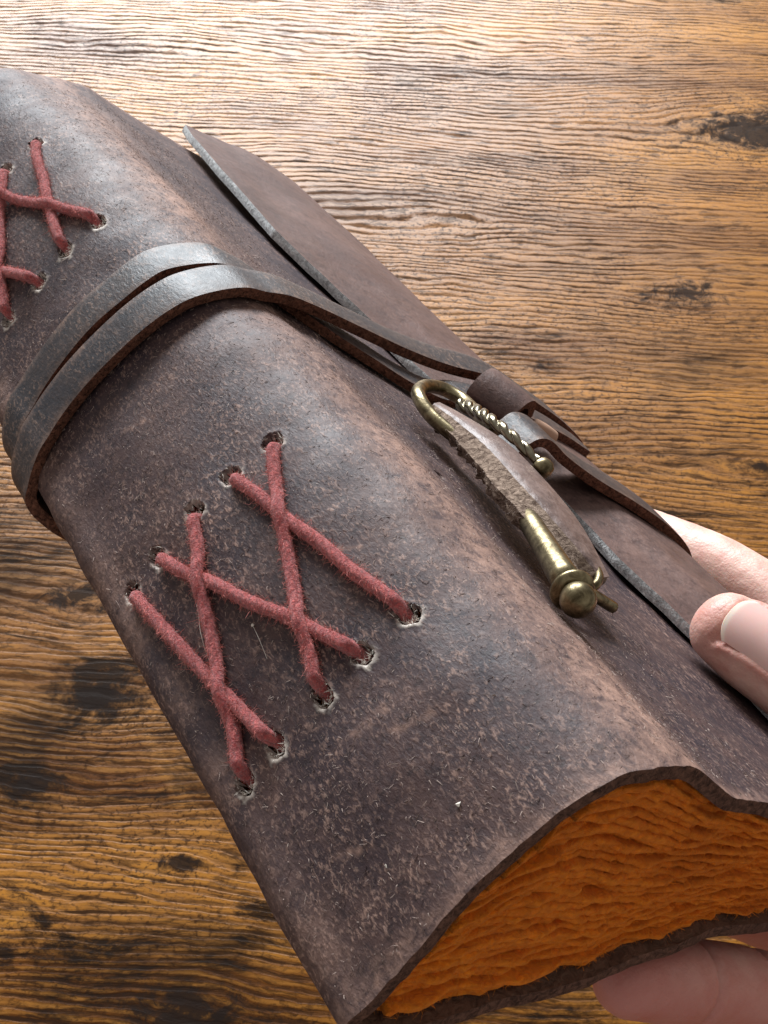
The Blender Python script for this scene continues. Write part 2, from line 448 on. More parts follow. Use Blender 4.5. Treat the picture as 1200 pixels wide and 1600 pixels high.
for a, jit in ((ROW_A, (-1, -.3, 0, .2, .5)), (ROW_B, (-.4, 0, -.2, .5, .8)), (ROW_C, (-.5, 0, .3, -.6, .8)), (ROW_D, (0, -1, -1.2, .6, 1.4))):
    HOLES.append([(s_spine(n_), a + j) for n_, j in zip(NH, jit)])

def cover_shape(S, A):
    """S arc length (mm), A along the spine (mm) -> u, n, outward normal (uu, nn)"""
    u = np.interp(S, PL, PROF[:, 0]); n = np.interp(S, PL, PROF[:, 1])
    nu = np.interp(S, PL, PN[:, 0]); nn = np.interp(S, PL, PN[:, 1])
    # soft shoulder sinks towards the head
    w = sstep(205, 282, A) * np.exp(-((S - S_HUMP - 5) / 14.0) ** 2)
    n = n - 4.2 * w; u = u + 3.0 * w
    # the hand presses a dip beside the shoulder at the tail only
    n = n + np.where(n > -5, 1.3 * sstep(40, 95, A) * np.exp(-((u - 20) / 7.0) ** 2), 0)
    # the strap nips the shoulder in a little
    k = np.exp(-((A - 145) / 22.0) ** 2) * np.exp(-((S - S_HUMP - 2) / 22.0) ** 2)
    n = n - 0.8 * k
    # the spine swells a bit between the sewing stations
    b = (np.exp(-((A - 66) / 30.0) ** 2) + np.exp(-((A - 200) / 30.0) ** 2)) * np.exp(-((S - s_spine(-28)) / 18.0) ** 2)
    u = u - 0.9 * b
    P3 = np.stack([S * 0.7, A, S * 0], -1)
    o = 0.55 * vnoise(P3, 1 / 23.0, 3) + 0.22 * vnoise(P3, 1 / 7.0, 4)
    return u + nu * o, n + nn * o, nu, nn

def axis_samples(lo, hi, fine, f_step, c_step, pad=4.0):
    x = [lo]
    while x[-1] < hi:
        st = f_step if any(abs(x[-1] - c) < pad for c in fine) else c_step
        x.append(x[-1] + st)
    x[-1] = hi
    return np.array(x)

def build_cover():
    s0 = s_spine(-10) - 5; s1 = s_spine(-46) + 4
    ss = [0.0]
    sk = PL[np.argmin(np.abs(PROF[:, 0] - 15.6) + 100 * (PROF[:, 1] < -5))]
    while ss[-1] < PL[-1]:
        s = ss[-1]
        ss.append(s + (0.33 if s0 < s < s1 or abs(s - sk) < 2.5 else (0.9 if s < s0 else 2.2)))
    ss[-1] = PL[-1]
    S1 = np.array(ss)
    A1 = axis_samples(0, LEN, [ROW_A, ROW_B, ROW_C, ROW_D, 80.5], 0.33, 0.95, 4.6)
    S, A = np.meshgrid(S1, A1, indexing='ij')
    # cut edges wander
    ends = np.stack([S1, S1 * 0, S1 * 0], -1)
    tail_off = 0.5 * vnoise(ends, 1 / 9.0, 11) + 0.18 * vnoise(ends, 1 / 1.6, 12)
    # head is cut back round the spine
    head_off = 0.5 * vnoise(ends, 1 / 9.0, 13) + 0.18 * vnoise(ends, 1 / 1.6, 14) - 9.0 * sstep(S_HUMP - 26, S_HUMP + 6, S1)
    t = A / LEN
    A = A + tail_off[:, None] * (1 - t) ** 6 + head_off[:, None] * t ** 6
    u, n, nu, nn = cover_shape(S, A)
    O = np.stack([u, A, n], -1); N = np.stack([nu, nu * 0, nn], -1)
    raw = np.zeros(S.shape); wear = np.zeros(S.shape)
    kill = np.zeros(S.shape, bool); kill_in = np.zeros(S.shape, bool)
    hi = 0
    for row_i, row in enumerate(HOLES):
        for (hs, ha) in row:
            hi += 1
            sgn = 1 if row_i in (0, 2) else -1
            ds = (S - hs) * 1.08; da = (A - ha) * 0.86
            ang = np.arctan2(da, ds)
            r = np.hypot(ds, da) * (1 + 0.10 * np.sin(2 * ang + hi) + 0.06 * np.sin(5 * ang + 2 * hi))
            m = r < 5
            if not m.any(): continue
            pit = 2.7 * sstep(2.0, 1.5, r) + 0.30 * np.exp(-(r / 2.6) ** 2)
            lip = 0.16 * np.exp(-((r - 2.2) / 0.6) ** 2)
            O = O - N * (pit - lip)[..., None]
            rw = 0.55 * sstep(2.1, 1.7, r + 0.35 * vnoise(np.stack([S, A, S * 0], -1), 1.3, 31))
            # more frayed flesh on the tail side of the hole, where the awl came out
            rw = np.maximum(rw, 1.0 * sstep(2.9, 1.9, r + 0.5 * vnoise(np.stack([S, A, S * 0], -1), 1.6, 32)) * sstep(-0.2, 0.8, -da / np.maximum(r, 1e-3)))
            raw = np.maximum(raw, rw)
            kill |= r < 1.5
            kill_in |= r < 2.4
    hs = PL[np.argmin(np.abs(PROF[:, 0] - 15.6) + 100 * (PROF[:, 1] < -5))]
    r = np.hypot((S - hs) * 0.8, (A - 80.5) * 0.8)
    O = O - N * (1.7 * sstep(0.95, 0.45, r) + 0.35 * np.exp(-(r / 2.2) ** 2))[..., None]
    for (sn0, sa0), (sn1, sa1), wd_ in (((-26.5, 31.5), (-20.5, 31.0), 0.55), ((-21.5, 26.5), (-15.5, 25.0), 0.4), ((-40, 20), (-33, 15.5), 0.4), ((-14, 62), (-9, 58), 0.35), ((-30, 120), (-24, 117), 0.35)):
        p0_, p1_ = np.array((s_spine(sn0), sa0)), np.array((s_spine(sn1), sa1)); d_ = p1_ - p0_
        tt = np.clip(((S - p0_[0]) * d_[0] + (A - p0_[1]) * d_[1]) / (d_ @ d_), 0, 1)
        rr_ = np.hypot(S - p0_[0] - tt * d_[0], A - p0_[1] - tt * d_[1])
        wear = np.maximum(wear, 0.8 * sstep(wd_ * 1.6, wd_ * 0.3, rr_ + 0.35 * vnoise(np.stack([S, A, S * 0], -1), 1.1, 33)))
    edge_d = np.minimum(A - tail_off[:, None], LEN + head_off[:, None] - A)
    P3 = np.stack([S, A, S * 0], -1)
    wear = np.maximum(wear, sstep(4.5, 0.3, edge_d + 1.6 * vnoise(P3, 0.35, 21)) * 0.75)
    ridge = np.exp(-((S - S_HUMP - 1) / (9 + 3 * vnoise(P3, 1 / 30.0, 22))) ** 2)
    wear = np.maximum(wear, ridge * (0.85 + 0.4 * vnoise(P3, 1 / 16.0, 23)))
    fold = np.exp(-((S - s_spine(-48)) / 4.0) ** 2)
    wear = np.maximum(wear, fold * (0.40 + 0.4 * vnoise(P3, 1 / 9.0, 24)))
    O *= MM
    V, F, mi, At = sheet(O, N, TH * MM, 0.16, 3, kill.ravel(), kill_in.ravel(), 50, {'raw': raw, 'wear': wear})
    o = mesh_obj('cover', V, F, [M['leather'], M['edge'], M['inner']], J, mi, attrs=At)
    # nap: fine pale hairs lying on the leather
    n_f = 15000
    s_lo, s_hi = PL[np.argmin(np.abs(PROF[:, 0] - 40) + 100 * (PROF[:, 1] < -5))], s_spine(-49)
    fs = RNG.uniform(s_lo, s_hi, n_f); fa = RNG.uniform(1, 262, n_f)
    u, n, nu, nn = cover_shape(fs, fa)
    Pn = np.stack([nu, nu * 0, nn], -1)
    Pp = np.stack([u, fa, n], -1) + Pn * 0.04
    near = np.zeros(n_f, bool)
    for row in HOLES:
        for hs, ha in row: near |= np.hypot(fs - hs, fa - ha) < 2.0
    T1 = np.stack([-nn, nn * 0, nu], -1); T2 = np.array([0, 1.0, 0])
    th = RNG.normal(-0.9, 1.0, n_f)
    D = T1 * np.cos(th)[:, None] + T2 * np.sin(th)[:, None] + Pn * RNG.uniform(0.02, 0.32, n_f)[:, None]
    D /= np.linalg.norm(D, axis=1, keepdims=True)
    k = ~near
    fibres('nap_fibres', Pp[k] * MM, D[k], RNG.gamma(3, 0.24, k.sum()) * MM, RNG.uniform(0.05, 0.12, k.sum()) * MM, M['nap'], o)
    # frayed rim of each hole
    P, D = [], []
    for ri, row in enumerate(HOLES):
        for hs, ha in row:
            for q in range(46):
                an = RNG.uniform(0, 2 * math.pi)
                if RNG.random() < 0.6: an = RNG.normal(-math.pi / 2, 0.8)
                rr = RNG.uniform(1.2, 2.1)
                s_, a_ = hs + rr * math.cos(an), ha + rr * math.sin(an) * 1.12
                u, n, nu, nn = [float(x) for x in cover_shape(np.array(s_), np.array(a_))]
                nv = np.array([nu, 0, nn])
                P.append(np.array([u, a_, n]) - nv * max(0, (1.75 - rr)) * 1.5)
                tv = np.array([-nn, 0, nu])
                d = RNG.normal(size=3) * 0.5 + nv * 0.6 - (tv * math.cos(an) + np.array([0, 1, 0]) * math.sin(an)) * RNG.uniform(-0.4, 0.8)
                D.append(d / np.linalg.norm(d))
    P = np.array(P) * MM; D = np.array(D)
    fibres('hole_fray', P, D, RNG.uniform(0.5, 1.3, len(P)) * MM, RNG.uniform(0.04, 0.09, len(P)) * MM, M['white_fibre'], o, 0.5)
    # frayed tail edge
    n_f = 900
    fs = RNG.uniform(s_lo, s_hi + 30, n_f)
    u, n, nu, nn = cover_shape(fs, fs * 0)
    dep = RNG.uniform(0.1, TH - 0.1, n_f)
    P = np.stack([u - nu * dep, fs * 0 + np.interp(fs, S1, tail_off) + 0.05, n - nn * dep], -1)
    D = RNG.normal(size=(n_f, 3)) * 0.5 + np.array([0, -0.8, 0]); D /= np.linalg.norm(D, axis=1, keepdims=True)
    fibres('edge_fray', P * MM, D, RNG.uniform(0.2, 0.7, n_f) * MM, RNG.uniform(0.04, 0.09, n_f) * MM, M['nap_dark'], o, 0.5)
    def on(n_, a_, h_=0.0):
        u, n, nu, nn = [float(x) for x in cover_shape(np.array(s_spine(n_)), np.array(a_))]
        return np.array((u + nu * h_, a_, n + nn * h_))
    for n_, a_, sz in ((-20.1, 10.9, 0.62), (-29.5, 60.5, 0.45), (-33, 12, 0.35)):
        c_ = on(n_, a_, 0.15)
        V_ = c_ + RNG.normal(size=(14, 3)) * np.array((0.35, 0.8, 0.6)) * sz * 0.6
        import bmesh
        bm = bmesh.new()
        for v in V_: bm.verts.new(v * MM)
        bmesh.ops.convex_hull(bm, input=bm.verts)
        me_ = bpy.data.meshes.new('lint_speck'); bm.to_mesh(me_); bm.free(); me_.materials.append(M['white_fibre'])
        link(bpy.data.objects.new('lint_speck', me_), o)
    for K_ in ([(-35.5, 74.5, .2), (-35.8, 70, 1.4), (-37.0, 66, 2.2), (-38.8, 62, 1.0), (-38.5, 59, .2)], [(-29.5, 60.5, .2), (-29.8, 57, .8), (-30.8, 53.5, .2)]):
        C_ = spline([on(*k_) for k_ in K_], 0.3) * MM
        tg = np.gradient(C_, axis=0); sd = np.cross(tg, (-1, 0, 0.4)); sd /= np.linalg.norm(sd, axis=1, keepdims=True)
        V_ = np.concatenate([C_ - sd * 4e-5, C_ + sd * 4e-5, C_ + np.array((-6e-5, 0, 3e-5))]); m_ = len(C_)
        F_ = [(i + a_ * m_, i + 1 + a_ * m_, i + 1 + b_ * m_, i + b_ * m_) for a_, b_ in ((0, 1), (1, 2), (2, 0)) for i in range(m_ - 1)]
        mesh_obj('lint_hair', V_, F_, M['white_fibre'], o)
    return o
cover = build_cover()

# ------------------------------------------------------------------ flap: wraps from the back round the fore edge on to the front
FP = [(104.3, -22), (114, -20), (120, -13), (121, -4), (116, 3.6), (106, 6.8), (92, 7.6), (80, 7.2), (66, 5.2), (52, 3.5)]
UE = ([0, 52, 75, 96, 120, 140, 166, 187, 207, 249, 275, 292], [69.5, 69.0, 67.0, 69, 65, 61.5, 57.5, 51.5, 46.5, 49.5, 53, 57.5])
FL = spline(FP, 0.2); FLL = arclen(FL); FN = prof_normals(FL)
if FN[len(FN) // 2, 0] < 0: FN = -FN
def flap_shape(S, A):
    u = np.interp(S, FLL, FL[:, 0]); n = np.interp(S, FLL, FL[:, 1])
    nu = np.interp(S, FLL, FN[:, 0]); nn = np.interp(S, FLL, FN[:, 1])
    ue = np.interp(A, *UE)
    top = (n > 2) & (u < 84)
    u = np.where(top, 84 - (84 - u) * (84 - ue) / (84 - 52), u)
    lift = sstep(175, 280, A)
    n = n - np.where((n > 2) & (u < 84), 1.1 * sstep(190, 160, A) * sstep(84, 62, u), 0)
    n = n + np.where(n > 2, lift * 0.9 * sstep(110, 70, u), 0) - 0.5 * np.exp(-((A - 142) / 15.0) ** 2) * (n > 3)
    P3 = np.stack([S, A, S * 0], -1)
    o = 0.35 * vnoise(P3, 1 / 21.0, 43) + 0.12 * vnoise(P3, 1 / 6.0, 44)
    return u + nu * o, n + nn * o, nu, nn
def build_flap():
    S1 = np.concatenate([np.arange(0, 34, 1.5), np.arange(34, FLL[-1], 0.8), [FLL[-1]]])
    A1 = np.arange(0, 288.01, 0.9)
    S, A = np.meshgrid(S1, A1, indexing='ij')
    e = np.stack([S1, S1 * 0, S1 * 0], -1)
    hd = 0.3 * vnoise(e, 1 / 6.0, 61)
    t = A / 288
    A = A + hd[:, None] * t ** 8
    u, n, nu, nn = flap_shape(S, A)
    # the head corner of the flap is nipped off round
    O = np.stack([u, A, n], -1) * MM; N = np.stack([nu, nu * 0, nn], -1)
    N = grid_normals(O)
    if N[len(S1) - 20, 50, 2] < 0: N = -N
    P3 = np.stack([S, A, S * 0], -1)
    d_e = FLL[-1] - S
    wear = sstep(2.2, 0.2, d_e + 0.8 * vnoise(P3, 0.4, 62)) * 0.5
    wear = np.maximum(wear, 0.30 + 0.3 * vnoise(P3, 1 / 26.0, 63))
    V, F, mi, At = sheet(O, N, 2.3 * MM, 0.18, 3, None, None, 70, {'raw': S * 0, 'wear': np.clip(wear, 0, 1)})
    return mesh_obj('flap', V, F, [M['flap'], M['flap_edge'], M['inner']], J, mi, attrs=At)
build_flap()

# ------------------------------------------------------------------ pages: sewn sections of handmade sheets
def build_pages():
    npg = 30
    inner = PROF - PN * (TH + 0.35)
    m_top = (PL < S_HUMP + 12); m_bot = PL > s_spine(-46) + 4
    tu, tn = inner[m_top][::-1, 0], inner[m_top][::-1, 1]
    bu, bn = inner[m_bot][:, 0], inner[m_bot][:, 1]
    o_t = np.argsort(tu); o_b = np.argsort(bu)
    fz_P, fz_D = [], []
    sec = None
    for i in range(npg):
        q = (i + 0.5) / npg
        if i % 6 == 0:
            sec = None
        u0 = -13.5 + 8.5 * sstep(0.62, 1.0, q) + 1.0 * sstep(0.2, 0, q)
        u1 = 103 + RNG.uniform(-2, 2)
        us = np.concatenate([np.arange(u0, 75, 0.8), np.linspace(75.8, u1, 10)])
        rag = RNG.uniform(-0.6, 0.9)
        us3 = np.stack([us, us * 0 + i * 7.3, us * 0], -1)
        a_t = 2.0 + rag + 1.1 * vnoise(us3, 1 / 6.0, 80) + 0.5 * vnoise(us3, 1 / 1.7, 81)
        rows_a = np.array([0, 0.25, 0.7, 1.5, 3, 6, 12, 25, 60, 120, 200, 250])
        U = np.repeat(us[:, None], len(rows_a), 1)
        Aa = a_t[:, None] + rows_a[None, :] * ((271 - a_t[:, None]) / 250 * 0 + 1)
        Aa[:, -1] = 258 + 0.8 * vnoise(us3, 1 / 4.0, 82)
        top = np.interp(us, tu[o_t], tn[o_t]); bot = np.interp(us, bu[o_b], bn[o_b])
        # towards the spine the stack keeps its thickness
        top = np.where(us < 14, np.minimum(top, np.interp(us, [-16, -6, 2, 14], [-22, -4.6, -1.6, -1.6])), top)
        head_in = 5.0 * sstep(30, 0, us) * q ** 2
        wl = vnoise(np.stack([us * 1.0, us * 0 + i * 0.55, us * 0], -1), 1 / 9.0, 83) * 0.6 + vnoise(np.stack([us, us * 0 + i * 3.1, us * 0], -1), 1 / 3.5, 84) * 0.14
        gap = (top - bot)
        th0 = gap / npg
        cen = bot + gap * q + wl * np.clip(th0 / 1.4, 0.4, 1.0) * sstep(0, 0.12, q) * sstep(1, 0.9, q)
        th = th0 * (1.02 + 0.18 * vnoise(us3, 1 / 4.0, 85))
        puff = np.array([0.62, 0.9, 1.0, 1.02, 1, 1, 1, 1, 1, 1, 1, 1])
        damp = np.array([1, 1, 1, 1, .95, .9, .8, .6, .3, 0, 0, 0])
        c2 = (bot + gap * q)[:, None] + (cen - bot - gap * q)[:, None] * damp[None, :]
        rr = 0.12 * vnoise(np.stack([U, Aa, U * 0 + i * 5], -1), 0.8, 86)
        drop = head_in[:, None] * sstep(190, 240, Aa)
        c2 = c2 - drop
        Zt = c2 + th[:, None] * 0.5 * puff[None, :] + rr; Zb = c2 - th[:, None] * 0.5 * puff[None, :] + rr
        n_, m_ = U.shape
        Vt = np.stack([U, Aa, Zt], -1).reshape(-1, 3); Vb = np.stack([U, Aa, Zb], -1).reshape(-1, 3)
        F = [grid_faces(n_, m_, 0, True), grid_faces(n_, m_, n_ * m_)]
        e0 = np.arange(n_) * m_
        for e, fl in ((e0, 0), (e0 + m_ - 1, 1)):
            q4 = np.stack([e[:-1], e[1:], e[1:] + n_ * m_, e[:-1] + n_ * m_], 1)
            F.append(q4[:, ::-1] if fl else q4)
        for base, fl in ((0, 1), ((n_ - 1) * m_, 0)):
            e = base + np.arange(m_)
            q4 = np.stack([e[:-1], e[1:], e[1:] + n_ * m_, e[:-1] + n_ * m_], 1)
            F.append(q4[:, ::-1] if fl else q4)
        if sec is None:
            sec = mesh_obj('signature', np.vstack([Vt, Vb]) * MM, np.vstack(F), M['paper'], J)
        else:
            mesh_obj('page', np.vstack([Vt, Vb]) * MM, np.vstack(F), M['paper'], sec)
        k = 1100
        uu = RNG.uniform(u0 + 0.5, 75, k); z = RNG.uniform(-0.5, 0.5, k)
        fz_P.append(np.stack([uu, np.interp(uu, us, a_t) + np.abs(z) * 0.8 + 0.1, np.interp(uu, us, cen) + z * np.interp(uu, us, th) * 0.8], -1))
        D = RNG.normal(size=(k, 3)) * np.array([0.9, 0.3, 0.6]) + np.array([0, -0.55, 0])
        fz_D.append(D / np.linalg.norm(D, axis=1, keepdims=True))
    P = np.vstack(fz_P) * MM; D = np.vstack(fz_D)
    fibres('page_fuzz', P, D, RNG.gamma(3, 0.22, len(P)) * MM, RNG.uniform(0.03, 0.06, len(P)) * MM, M['paper_fuzz'], J, 0.7)
build_pages()

# ------------------------------------------------------------------ red cross stitches
def tube(C, R, nseg=20, ref=(0, 0, 1), twist=None, strands=3, depth=0.13, cap=True):
    """C[n,3] metres, R[n] metres -> V,F,twist attr"""
    C = np.asarray(C); n = len(C); R = np.broadcast_to(np.asarray(R, float), (n,))
    T = np.gradient(C, axis=0); T /= np.linalg.norm(T, axis=1, keepdims=True)
    X = np.zeros_like(C); x = np.cross(T[0], ref)
    if np.linalg.norm(x) < 1e-3: x = np.cross(T[0], (1, 0.1, 0))
    for i in range(n):
        x = x - T[i] * (x @ T[i]); x /= np.linalg.norm(x); X[i] = x
    Y = np.cross(T, X)
    th = np.linspace(0, 2 * math.pi, nseg, endpoint=False)
    rad = np.ones((n, nseg)); tw = np.zeros((n, nseg))
    if twist:
        L = arclen(C)
        ph = strands * (th[None, :] - L[:, None] * twist)
        g = np.abs(np.cos(ph / 2))
        rad = 1 - depth * 1.6 * (1 - g) ** 2 ; tw = (1 - g) ** 3
    rr = rad * R[:, None]
    V = C[:, None, :] + X[:, None, :] * (np.cos(th)[None, :] * rr)[..., None] + Y[:, None, :] * (np.sin(th)[None, :] * rr)[..., None]
    i = np.arange(n - 1)[:, None]; j = np.arange(nseg)[None, :]; j2 = (j + 1) % nseg
    F = np.stack([i * nseg + j, i * nseg + j2, (i + 1) * nseg + j2, (i + 1) * nseg + j], -1).reshape(-1, 4)
    V = V.reshape(-1, 3); tw = tw.ravel()
    if cap:
        b = len(V); V = np.vstack([V, C[0], C[-1]]); tw = np.concatenate([tw, [0, 0]])
        jj = np.arange(nseg); j2 = (jj + 1) % nseg
        F = np.vstack([F, np.stack([jj * 0 + b, j2, jj, jj * 0 + b], 1)[:, [0, 1, 2, 2]], np.stack([jj * 0 + b + 1, (n - 1) * nseg + jj, (n - 1) * nseg + j2, j2], 1)[:, [0, 1, 2, 2]]])
    return V, F, tw

def tubes_obj(name, C, R, mat, parent, **kw):
    V, F, tw = tube(C, R, **kw)
    FF = [tuple(dict.fromkeys(f)) for f in F.tolist()]
    return mesh_obj(name, V, FF, mat, parent, attrs={'twist': tw})

TR = 1.16
def stitch(h0, h1, bumps):
    """cord from hole h0 to hole h1 over the leather; bumps = [(position 0..1, extra height)]"""
    (s0, a0), (s1, a1) = h0, h1
    d = math.hypot(s1 - s0, a1 - a0); n = int(d / 0.22)
    x = np.linspace(0, 1, n)
    e = 1.0 / d
    S = s0 + (s1 - s0) * (e * 0.25 + x * (1 - 0.5 * e)); A = a0 + (a1 - a0) * (e * 0.25 + x * (1 - 0.5 * e))
    dist = np.minimum(x, 1 - x) * d
    lift = TR * 0.86 - 4.4 * sstep(2.7, 0.0, dist)
    for p, hgt in bumps: lift = lift + hgt * np.exp(-(((x - p) * d) / 3.6) ** 2)
    w = np.stack([x * d, x * 0 + s0 * 3.1, x * 0], -1)
    sag = 0.35 * vnoise(w, 1 / 9.0, 91)
    S = S + sag * (a1 - a0) / d; A = A - sag * (s1 - s0) / d
    u, nn_, nu, nv = cover_shape(S, A)
    C = np.stack([u + nu * lift, A, nn_ + nv * lift], -1) * MM
    R = TR * (1 + 0.06 * vnoise(w, 1 / 2.5, 92)) * MM
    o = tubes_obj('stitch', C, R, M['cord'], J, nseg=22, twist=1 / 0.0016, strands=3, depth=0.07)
    k = int(d * 60)
    i = RNG.integers(2, n - 2, k)
    T = np.gradient(C, axis=0); T /= np.linalg.norm(T, axis=1, keepdims=True)
    N = RNG.normal(size=(k, 3)); N -= T[i] * (N * T[i]).sum(1, keepdims=True); N /= np.linalg.norm(N, axis=1, keepdims=True)
    P = C[i] + N * (R[i] * 0.9)[:, None]
    D = N * RNG.uniform(0.15, 0.9, k)[:, None] + T[i] * RNG.normal(0.5, 0.6, k)[:, None]; D /= np.linalg.norm(D, axis=1, keepdims=True)
    fibres('stitch_fuzz', P, D, RNG.gamma(2.4, 0.27, k) * MM, RNG.uniform(0.04, 0.075, k) * MM, M['cord_fuzz'], o, 0.6)
    return o

def cross_at(p, q):
    """parameter along p=(h0,h1) where it crosses q, else None"""
    p0, p1 = map(np.array, p); q0, q1 = map(np.array, q)
    d, e = p1 - p0, q1 - q0
    den = d[0] * e[1] - d[1] * e[0]
    if abs(den) < 1e-6: return None
    t = ((q0 - p0)[0] * e[1] - (q0 - p0)[1] * e[0]) / den; s = ((q0 - p0)[0] * d[1] - (q0 - p0)[1] * d[0]) / den
    return t if 0.03 < t < 0.97 and 0.03 < s < 0.97 else None

def stitch_set(A, B, pairs):
    """pairs listed from the bottom cord to the top cord"""
    seg = [(A[i], B[j]) for i, j in pairs]
    for k, sg in enumerate(seg):
        bumps = []
        for m, other in enumerate(seg):
            if m == k: continue
            t_ = cross_at(sg, other)
            if t_ is not None: bumps.append((t_, 1.2 if m < k else -0.25))
        stitch(sg[0], sg[1], bumps)
stitch_set(HOLES[0], HOLES[1], [(0, 1), (1, 3), (3, 4), (2, 0), (4, 2)])
stitch_set(HOLES[2], HOLES[3], [(4, 3), (1, 0), (0, 2), (3, 1), (2, 4)])

# ------------------------------------------------------------------ strap: two windings, a loose tail and a tab through the key
def band(name, C, W, Nn, width, th, parent, nw=11, wear_amt=0.5, mats=None, seed=0, fray=0, wprof=None):
    """C[n,3] mm centre of the outer face, W[n,3] width direction, Nn[n,3] outward normal"""
    C = np.asarray(C); n = len(C)
    w = np.linspace(-0.5, 0.5, nw)
    wd = np.broadcast_to(np.asarray(width, float), (n,))
    e = np.stack([arclen(C), np.zeros(n), np.zeros(n)], -1)
    wob = 0.22 * vnoise(e, 1 / 9.0, seed + 1)
    crown = -0.22 * (2 * np.abs(w)) ** 4
    O = C[:, None, :] + W[:, None, :] * (w[None, :] * wd[:, None] + wob[:, None])[..., None] + Nn[:, None, :] * crown[None, :, None]
    P3 = O
    edge_d = (0.5 - np.abs(w))[None, :] * wd[:, None]
    wear = sstep(1.8, 0.0, edge_d + 0.7 * vnoise(P3, 0.7, seed + 2)) * 0.55 + wear_amt * (0.35 + 0.5 * vnoise(P3, 1 / 8.0, seed + 3))
    O = O * MM
    N = grid_normals(O)
    if (N[n // 2, nw // 2] @ Nn[n // 2]) < 0: N = -N
    V, F, mi, At = sheet(O, N, th * MM, 0.22, 3, None, None, seed + 5, {'raw': wear * 0, 'wear': np.clip(wear, 0, 1)})
    o = mesh_obj(name, V, F, mats or [M['strap'], M['strap_edge'], M['inner']], parent, mi, attrs=At)
    if fray:
        i = RNG.integers(1, n - 1, fray); sd = np.where(RNG.random(fray) < 0.5, 0, nw - 1)
        p = O[i, sd] - N[i, sd] * (RNG.uniform(0.2, 1, fray) * th * MM)[:, None]
        d = W[i] * np.where(sd == 0, -1, 1)[:, None] * 0.6 - N[i, sd] * 0.4 + RNG.normal(size=(fray, 3)) * 0.4
        d /= np.linalg.norm(d, axis=1, keepdims=True)
        fibres('strap_fray', p, d, RNG.gamma(2.2, 0.22, fray) * MM, RNG.uniform(0.05, 0.1, fray) * MM, M['nap_dark'], o, 0.5)
    return o

def path3(K, step=0.8):
    P = spline(K, step)
    L = arclen(P); return resample(P, np.linspace(0, L[-1], int(L[-1] / step) + 1))

def band_frames(C, wref):
    T = np.gradient(C, axis=0); T /= np.linalg.norm(T, axis=1, keepdims=True)
    w = np.broadcast_to(np.asarray(wref, float), C.shape)
    w = w - T * (w * T).sum(1, keepdims=True); w /= np.linalg.norm(w, axis=1, keepdims=True)
    N = np.cross(T, w)
    return w, N

ST = bpy.data.objects.new('strap', None); link(ST, J); ST.empty_display_size = 0.01
def spine_pts(a0, a1, off0, ns):
    out = []
    for k, n_ in enumerate(ns):
        s = s_spine(n_); a = a0 + (a1 - a0) * k / max(1, len(ns) - 1) + (-2.4, -0.8, 0)[min(k, 2)]
        u, n, nu, nn = [float(x) for x in cover_shape(np.array(s), np.array(a))]
        off = off0 - (0.9, 0.5, 0.2)[k] if k < 3 else off0
        out.append((u + nu * off, a, n + nn * off))
    return out
SPN = [-47.5, -42, -36, -29, -22, -15.5, -10, -5.5]
# winding nearest the tail: under the back, up the spine, over the flap, round the fore edge
K1 = [(100, 144, -28.3), (70, 143, -29.2), (45, 136, -34), (22, 131, -46.5), (8, 129, -53.5), (-6, 129.4, -58), (-15, 131.6, -58), (-20.6, 135, -55.6)] \
   + spine_pts(140.0, 139.2, 3.5, SPN) \
   + [(-4, 139.8, 2.3), (2, 140.6, 3.6), (8, 141.2, 5.0), (16, 142, 5.7), (28, 142, 6.3), (44, 142, 7.2), (58, 142.2, 8.8), (69, 142.6, 10.8), (78, 143, 11.6), (90, 143.2, 11.0),
      (104, 143.4, 9.9), (116, 143.6, 7.0), (123.4, 144, 0.5), (124.8, 144, -8), (122.5, 144, -16), (116, 144, -23), (104, 144, -26.4)]
C1 = path3(K1); W1, N1 = band_frames(C1, (0, 1, 0))
if (N1[len(C1) // 2] @ np.array([-1, 0, 0.8])) < 0: N1 = -N1
sl = np.linspace(0, 1, len(C1))
band('winding', C1, W1, N1, 9.9, 2.3, ST, seed=100, fray=2200, wear_amt=0.3)
# winding beneath it, crossing over towards the tail on the front
K2 = [(100, 150, -25.9), (70, 150, -26.8), (45, 146, -31.2), (22, 142, -43.6), (8, 140, -50.5), (-6, 140, -55.6), (-15, 142, -56.2), (-19.8, 146, -54.2)] \
   + spine_pts(151.4, 153.2, 2.3, SPN) \
   + [(-4, 151.2, 1.7), (3, 149.4, 3.0), (9, 147.2, 3.0), (16, 145.0, 2.6), (25, 141.2, 2.5), (34, 137.2, 2.6), (43, 133.6, 2.7), (52, 131.2, 3.6), (58, 130.2, 6.2), (66, 129.8, 8.2), (76, 130, 9.4), (90, 131, 9.7), (104, 132, 9.0)]
C2 = path3(K2); W2, N2 = band_frames(C2, (0, 1, 0))
if (N2[len(C2) // 2] @ np.array([-1, 0, 0.5])) < 0: N2 = -N2
band('winding', C2, W2, N2, 9.2, 2.1, ST, seed=140, fray=900, wear_amt=0.3)
